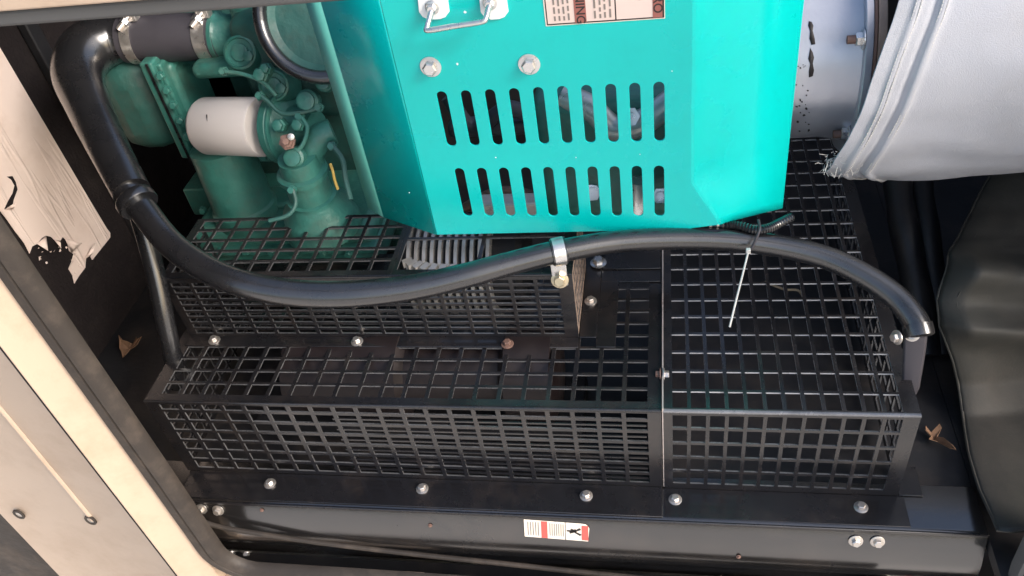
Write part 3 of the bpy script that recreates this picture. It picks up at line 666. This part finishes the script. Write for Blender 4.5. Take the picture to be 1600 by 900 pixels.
# elbow and falling limb
el = spline([(*P(212, 62, t=1.385), .034), (*P(175, 62, t=1.385), .040), (*P(138, 78, t=1.37), .043), (*P(122, 115, t=1.345), .040), (*P(138, 165, t=1.31), .034), (*P(170, 232, t=1.27), .030), (*P(206, 300, t=1.235), .0275)], 8)
tag(MB().tube([p.to_3d() if False else Vector(p[:3]) for p in el], [p[3] for p in el], 28).build('elbow_hose', M['rubber']), 'thick black rubber elbow hose dropping from the clamped sleeve', 'hose')
hose_px = [((196, 292), 1.235, 23), ((222, 326), 1.225, 22), ((262, 376), 1.20, 21.5), ((310, 413), 1.175, 21.5), ((372, 441), 1.155, 21.5), ((450, 457), 1.145, 21.5), ((540, 460), 1.14, 21.5), ((640, 450), 1.14, 20.5), ((730, 430), 1.14, 20), ((800, 411), 1.142, 19), ((873, 393), 1.145, 18.5), ((960, 378), 1.15, 17.5), ((1050, 373), 1.152, 17.5), ((1140, 375), 1.15, 17.5), ((1220, 385), 1.145, 18), ((1290, 402), 1.135, 18.5), ((1350, 430), 1.12, 19), ((1398, 463), 1.105, 19.5), ((1428, 498), 1.09, 20), ((1436, 520), 1.085, 20)]
hp = spline([(*P(*p, t=t), r*t/FPX) for p, t, r in hose_px], 8)
tag(MB().tube([Vector(p[:3]) for p in hp], [p[3] for p in hp], 28).build('long_hose', M['rubber']), 'long smooth black hose sagging across the top of the mesh guards', 'hose')
# ring of the joint
jr = hp[6]; jd = Vector(hp[7][:3])-Vector(hp[5][:3])
tag(MB().lathe(Vector(jr[:3])-jd.normalized()*.008, jd, [(0, .0285), (.002, .0295), (.014, .0295), (.016, .0285)], 32).build('hose_collar', M['rubber']), 'black collar where the elbow hose meets the long hose', 'collar')
# branch rod going down at left
rodp = spline([P(212, 318, t=1.25), P(228, 370, t=1.27), P(246, 440, t=1.29), P(258, 500, t=1.31), P(268, 550, t=1.34), P(276, 600, t=1.40)], 8)
tag(MB().tube(rodp, [.0145]*len(rodp), 20).build('branch_pipe', M['rubber']), 'glossy black pipe running down beside the left end of the guards', 'pipe')
# P-clip at the upper guard
hc = Vector(P(873, 393, t=1.145)); hd_ = (P(885, 390.7, t=1.145)-P(861, 395.5, t=1.1445)).normalized()
clip = thing('pipe_clip', 'steel pipe clip with brassy bolt holding the long hose', 'clip', hc)
MB().lathe(hc-hd_*.011, hd_, [(0, .0168), (.001, .0186), (.021, .0186), (.022, .0168)], 32).build('rubber_liner', M['rubber'], clip)
MB().lathe(hc-hd_*.0078, hd_, [(0, .0188), (0, .0198), (.0156, .0198), (.0156, .0188)], 36, cap=False).build('steel_band', M['galv'], clip)
bp = P(875, 436, Y=UY-.004)
MB().box((-.011, -.002, -.012), (.011, .0, .030), Matrix.Translation(bp+Vector((0, .001, 0)))).build('tab', M['galv'], clip, bevel=.0008)
bolt(bp+Vector((0, -.0015, 0)), (0.0, -1, .35), clip, BOLTY)
# right end bracket
rb = thing('hose_bracket', 'grey steel bracket and clamp at the right end of the long hose', 'bracket', (RX1+.01, .10, 0))
ec = Vector(hp[-1][:3]); ed = (Vector(hp[-1][:3])-Vector(hp[-5][:3])).normalized()
MB().lathe(ec-ed*.012, ed, [(0, .0165), (.0005, .0186), (.012, .0188), (.016, .018), (.018, .014)], 32).build('clamp_ring', M['rubber'], rb)
bk = [P(x, y, Y=yy) for x, y, yy in ((1452, 486, .092), (1452, 520, .082), (1447, 560, .072), (1440, 592, .062), (1437, 622, .056))]
bl_ = [P(x, y, Y=yy) for x, y, yy in ((1410, 498, .092), (1409, 530, .082), (1409, 562, .072), (1408, 592, .062), (1409, 622, .056))]
mb = MB(); mb.add(bk+bl_, [(i, i+1, 6+i, 5+i) for i in range(4)]); mb.build('strap', M['rubber2'], rb, solid=.003, sub=1)
bolt(P(1425, 522, t=1.085), (-.3, -.8, .5), rb); bolt(P(1402, 527, t=1.09), (-.9, -.4, .2), rb)
# corrugated conduit + cable tie
cp = spline([P(1075, 352, t=1.165), P(1130, 352, t=1.15), P(1155, 353, t=1.142), P(1180, 359, t=1.135), P(1200, 357, t=1.135), P(1216, 350, t=1.14), P(1236, 340, t=1.15)], 16)
tag(MB().tube(cp, [.0062+.0012*math.sin(i*2.1) for i in range(len(cp))], 12).build('corrugated_conduit', M['rubber']), 'thin ribbed black conduit above the long hose under the teal cover', 'conduit')
tie = thing('cable_tie', 'pale cable tie with a long tail hanging from the hose', 'cable tie', P(1172, 392, t=1.13))
MB().tube(spline([P(1185, 344, t=1.128), P(1187, 358, t=1.115), P(1181, 374, t=1.117), P(1174, 389, t=1.124)], 6), .0019, 8).build('loop', M['rubber2'], tie)
MB().box((-.003, -.0028, -.0035), (.003, .0028, .0035), Matrix.Translation(P(1169, 392, t=1.122))).build('head', M['tie'], tie, bevel=.0008)
MB().tube(spline([P(1169, 394, t=1.122), P(1160, 430, t=1.112), P(1150, 470, t=1.105), P(1140, 511, t=1.10)], 8), .0014, 8).build('tail', M['tie'], tie)

# ------------------------------------------------------------------ exhaust pipe, flange, fabric wrap
AY = .43; AZ = P(1290, 72, Y=AY).z
def rdist(x, y):
    """distance of the sight line from the pipe axis, in the YZ plane"""
    d = ray(x, y); a = Vector((d.y, d.z)).normalized(); o = Vector((AY-CAM.y, AZ-CAM.z)); return (o-a*o.dot(a)).length
def hit(x, y, r):
    d = ray(x, y); o = Vector((CAM.y-AY, CAM.z-AZ)); dd = Vector((d.y, d.z))
    A = dd.dot(dd); B_ = 2*o.dot(dd); c_ = o.dot(o)-r*r; q = max(0, B_*B_-4*A*c_); return CAM+d*((-B_-math.sqrt(q))/(2*A))
rp_ = rdist(1285, 214)
ex = thing('exhaust_pipe', 'silver painted exhaust pipe with bolted flange right of the teal cover', 'pipe', (.2, AY, AZ-rp_))
xp0 = .12; xp1 = hit(1345, 100, rp_).x
MB().lathe((xp0, AY, AZ), (1, 0, 0), [(0, rp_), (xp1-xp0-.03, rp_), (xp1-xp0-.012, rp_*1.02), (xp1-xp0, rp_*1.05)], 64).build('pipe', M['pipe'], ex, smooth=60)
rf = rp_*1.16
for i, (a, b, mt) in enumerate(((0, .010, 'pipe'), (.0105, .0145, 'rust'), (.015, .026, 'tan'))):
    MB().lathe((xp1+a, AY, AZ), (1, 0, 0), [(0, rf), (.001, rf+.001*(i == 0)), (b-a-.001, rf), (b-a, rf-.001)], 64).build('flange', M[mt], ex, smooth=30)
for p in ((1330, 66), (1322, 178)):
    q = P(*p, X=xp1-.002); dv = Vector((q.y-AY, q.z-AZ)).normalized(); rr_q = rp_*1.09
    q = Vector((xp1-.001, AY+dv.x*rr_q, AZ+dv.y*rr_q))
    o = bolt(q, (-1, 0, 0), ex, BOLTB); MB().cyl(q-Vector((.02, 0, 0)), q, .0055, n=12).build('stud', M['rust'], ex)
# flaked paint patches
def flake(pxs):
    V = [hit(x, y, rp_+.0006) for x, y in pxs]; c = sum(V, Vector())/len(V); n = len(V)
    MB().add(V+[c], [(i, (i+1) % n, n) for i in range(n)]).build('flaked_paint', M['ink'], ex, solid=.0006)
flake([(1264, 33), (1268, 34), (1271, 40), (1270, 48), (1273, 60), (1274, 69), (1268, 70), (1265, 60), (1266, 48), (1263, 40)])
flake([(1266, 75), (1270, 82), (1272, 90), (1270, 99), (1272, 110), (1270, 119), (1264, 121), (1264, 112), (1266, 100), (1263, 92)])
rn = random.Random(5)
for i in range(26):
    x, y = rn.uniform(1243, 1264), rn.uniform(100, 208); s = rn.uniform(.8, 2.4); flake([(x+s*math.cos(a)*rn.uniform(.5, 1.3), y+s*math.sin(a)*rn.uniform(.4, 1)) for a in (0, 1.05, 2.1, 3.1, 4.2, 5.2)])
# fabric wrap
rw = rdist(1450, 273)
fab = thing('fabric_wrap', 'silver heat resistant fabric sleeve with stitched frayed edge at upper right', 'fabric sleeve', (.5, AY, AZ-rw))
edge = [(1425, -80), (1412, -30), (1404, 0), (1395, 30), (1384, 60), (1372, 95), (1360, 130), (1350, 160), (1338, 190), (1322, 220), (1304, 245), (1290, 266)]
E_ = [hit(x, y, rw) for x, y in edge]
ang = [math.atan2(p.z-AZ, -(p.y-AY)) for p in E_]
pairs = sorted(zip(ang, [p.x for p in E_]))
def rimx(a):
    if a <= pairs[0][0]: return pairs[0][1]+(pairs[0][0]-a)*.10
    for (a0, x0_), (a1, x1_) in zip(pairs, pairs[1:]):
        if a <= a1: return x0_+(x1_-x0_)*(a-a0)/(a1-a0)
    return pairs[-1][1]+(a-pairs[-1][0])*.12
def fabp(u, v):
    a = R(-150)+v*R(300); x = rimx(a)+u**1.4*.62
    s = noise.noise(Vector((x*5, a*2.2, 1.3)))*.008+noise.noise(Vector((x*14, a*5, 4)))*.0025
    d_ = x-rimx(a); s += .0035*math.exp(-((d_-.022)/.004)**2)+.0045*math.exp(-((d_-.052)/.005)**2)-.004*math.exp(-((d_-.044)/.004)**2)
    fold = .003*math.sin(a*4.0+x*16)*min(1, d_/.08)
    r_ = rw+s+fold; return (x, AY-r_*math.cos(a), AZ+r_*math.sin(a))
wrp = MB().grid(fabp, 110, 150).build('wrap', M['fabric'], fab, smooth=80, solid=.002)
for off in (.020, .026, .050, .056):
    for j in range(100):
        a = R(-62)+R(125)*j/100; d_ = .0007
        pts_ = []
        for q in (0, .35, .7):
            aa = a+R(1.25)*q; x = rimx(aa)+off; r_ = rw+.007+noise.noise(Vector((x*5, aa*2.2, 1.3)))*.008+.004*math.exp(-((off-.022)/.004)**2)*0
            pts_.append((x, AY-(r_-.004+.003*math.sin(aa*4+x*16)*min(1, off/.08))*math.cos(aa), AZ+(r_-.004+.003*math.sin(aa*4+x*16)*min(1, off/.08))*math.sin(aa)))
        if j == 0: stm = MB()
        stm.tube(pts_, .0009, 5)
    o = stm.build('stitching', M['thread'], wrp); o['kind'] = 'stuff'
thr = MB(); rn = random.Random(9)
for i in range(90):
    bx, by = rn.choice([(1290, 264), (1300, 258), (1312, 262), (1325, 262), (1296, 252), (1308, 244), (1350, 262)])
    p0 = hit(bx+rn.uniform(-6, 10), by+rn.uniform(-10, 2), rw-.002); a = Vector((rn.uniform(-1, .5), rn.uniform(-.8, .2), rn.uniform(-1, .6))).normalized(); L_ = rn.uniform(.004, .020)
    b = Vector((rn.uniform(-1, 1), rn.uniform(-1, 1), rn.uniform(-1, 1)))*.3
    thr.tube([p0, p0+a*L_*.4+b*L_*.3, p0+a*L_*.75+b*L_*.9, p0+(a+b*.6)*L_], .00038, 4)
o = thr.build('frayed_threads', M['thread'], wrp); o['kind'] = 'stuff'

# ------------------------------------------------------------------ right side: vinyl baffle and dark ducts
vb = thing('vinyl_baffle', 'charcoal vinyl baffle with soft horizontal folds at the right edge', 'baffle', (.55, .2, -.18))
left = [(1556, 262), (1546, 280), (1520, 330), (1496, 372), (1478, 396), (1470, 430), (1464, 470), (1466, 510), (1478, 535), (1488, 560), (1496, 600), (1504, 650), (1516, 710), (1534, 770), (1560, 830)]
tl = [1.36, 1.35, 1.33, 1.30, 1.27, 1.26, 1.25, 1.25, 1.25, 1.26, 1.28, 1.275, 1.21, 1.15, 1.09]
def vin(u, v):
    f = v*(len(left)-1); i = min(int(f), len(left)-2); g = f-i
    x = left[i][0]*(1-g)+left[i+1][0]*g; y = left[i][1]*(1-g)+left[i+1][1]*g; t_ = tl[i]*(1-g)+tl[i+1]*g
    xx = x+u*260; p = P(xx, y+u*22, t=t_)
    st_ = 1/(1+math.exp(-(v-.29-.02*u)*90)); bulge = .022*(1-math.exp(-u*14))+st_*(.045*math.exp(-((v-.345-.05*u)/.06)**2)+.030*math.exp(-((v-.50-.10*u)/.06)**2)-.004)*min(1, u*8+.2)+.014*noise.noise(Vector((u*2.5, v*5, 2)))+.0015*noise.noise(Vector((u*9, v*16, 5)))
    return p-FW*bulge+Vector((0, .05*u, 0))
vsh = MB().grid(vin, 50, 110).build('sheet', M['vinyl'], vb, smooth=80, solid=.003)
sm = [vin(.075, j/40) for j in range(0, 24)]
MB().tube(sm, .0014, 6).build('seam', M['vinyl'], vsh)
hem = [vin(.0, j/40) for j in range(0, 41)]
MB().tube(hem, .0022, 8).build('hem', M['vinyl'], vsh)
for pts_, r_, lab in (([(1398, 240), (1404, 300), (1416, 370), (1430, 440), (1444, 510)], .024, 'black flexible duct hanging behind the right guard beside the vinyl'),
                      ([(1436, 240), (1440, 300), (1450, 370), (1460, 440), (1468, 510)], .020, 'black flexible duct hanging closest to the vinyl baffle')):
    pp = spline([P(x, y, t=1.47-.0002*(y-240)) for x, y in pts_]+[P(pts_[-1][0]+6, 560, Z=ZF-.01)], 6)
    tag(MB().tube(pp, [r_*(1+.05*math.sin(i*.7)) for i in range(len(pp))], 20).build('flexible_duct', M['tray']), lab, 'duct', 'hanging ducts')

# ------------------------------------------------------------------ leaves
def leafmesh(name, c, size, label, pts, seed):
    rn = random.Random(seed); n = len(pts); c = Vector(c)
    V = [c+Vector((x*size, y*size, .006+.012*rn.random()+.01*abs(x))) for x, y in pts]+[c+Vector((0, 0, .004))]
    o = MB().add(V, [(i, (i+1) % n, n) for i in range(n)]).build(name, M['leaf'], None, smooth=0, solid=.0012)
    return tag(o, label, 'leaf')
leafmesh('dry_leaf', P(205, 549, Z=ZF), .027, 'curled brown dry leaf on the black floor at left', [(-.9, .7), (-.6, .35), (-.35, .6), (0, .5), (.4, .75), (.6, .5), (.9, .7), (.75, .1), (.8, -.3), (.4, -.35), (.25, -.9), (-.05, -.95), (-.3, -.5), (-.55, -.25), (-.7, .2)], 2)
leafmesh('dry_leaf', P(1458, 690, Z=ZF), .022, 'crumpled pale dry leaf on the tray right of the guards', [(-.4, .9), (-.1, .5), (.5, 1.0), (.6, .7), (.2, .1), (.5, -.2), (.75, -1.1), (.9, -1.5), (.6, -1.3), (.2, -.4), (-.5, -.4), (-.2, .1), (-.5, .5)], 4)
tw = thing('twig', 'thin dry twig lying under the mesh of the right guard', 'twig', P(1230, 455, Z=-.06))
MB().tube(spline([P(1195, 440, Z=-.05), P(1225, 452, Z=-.055), P(1250, 456, Z=-.06), P(1262, 490, Z=-.06)], 6), .0022, 7).build('stem', M['twig'], tw)
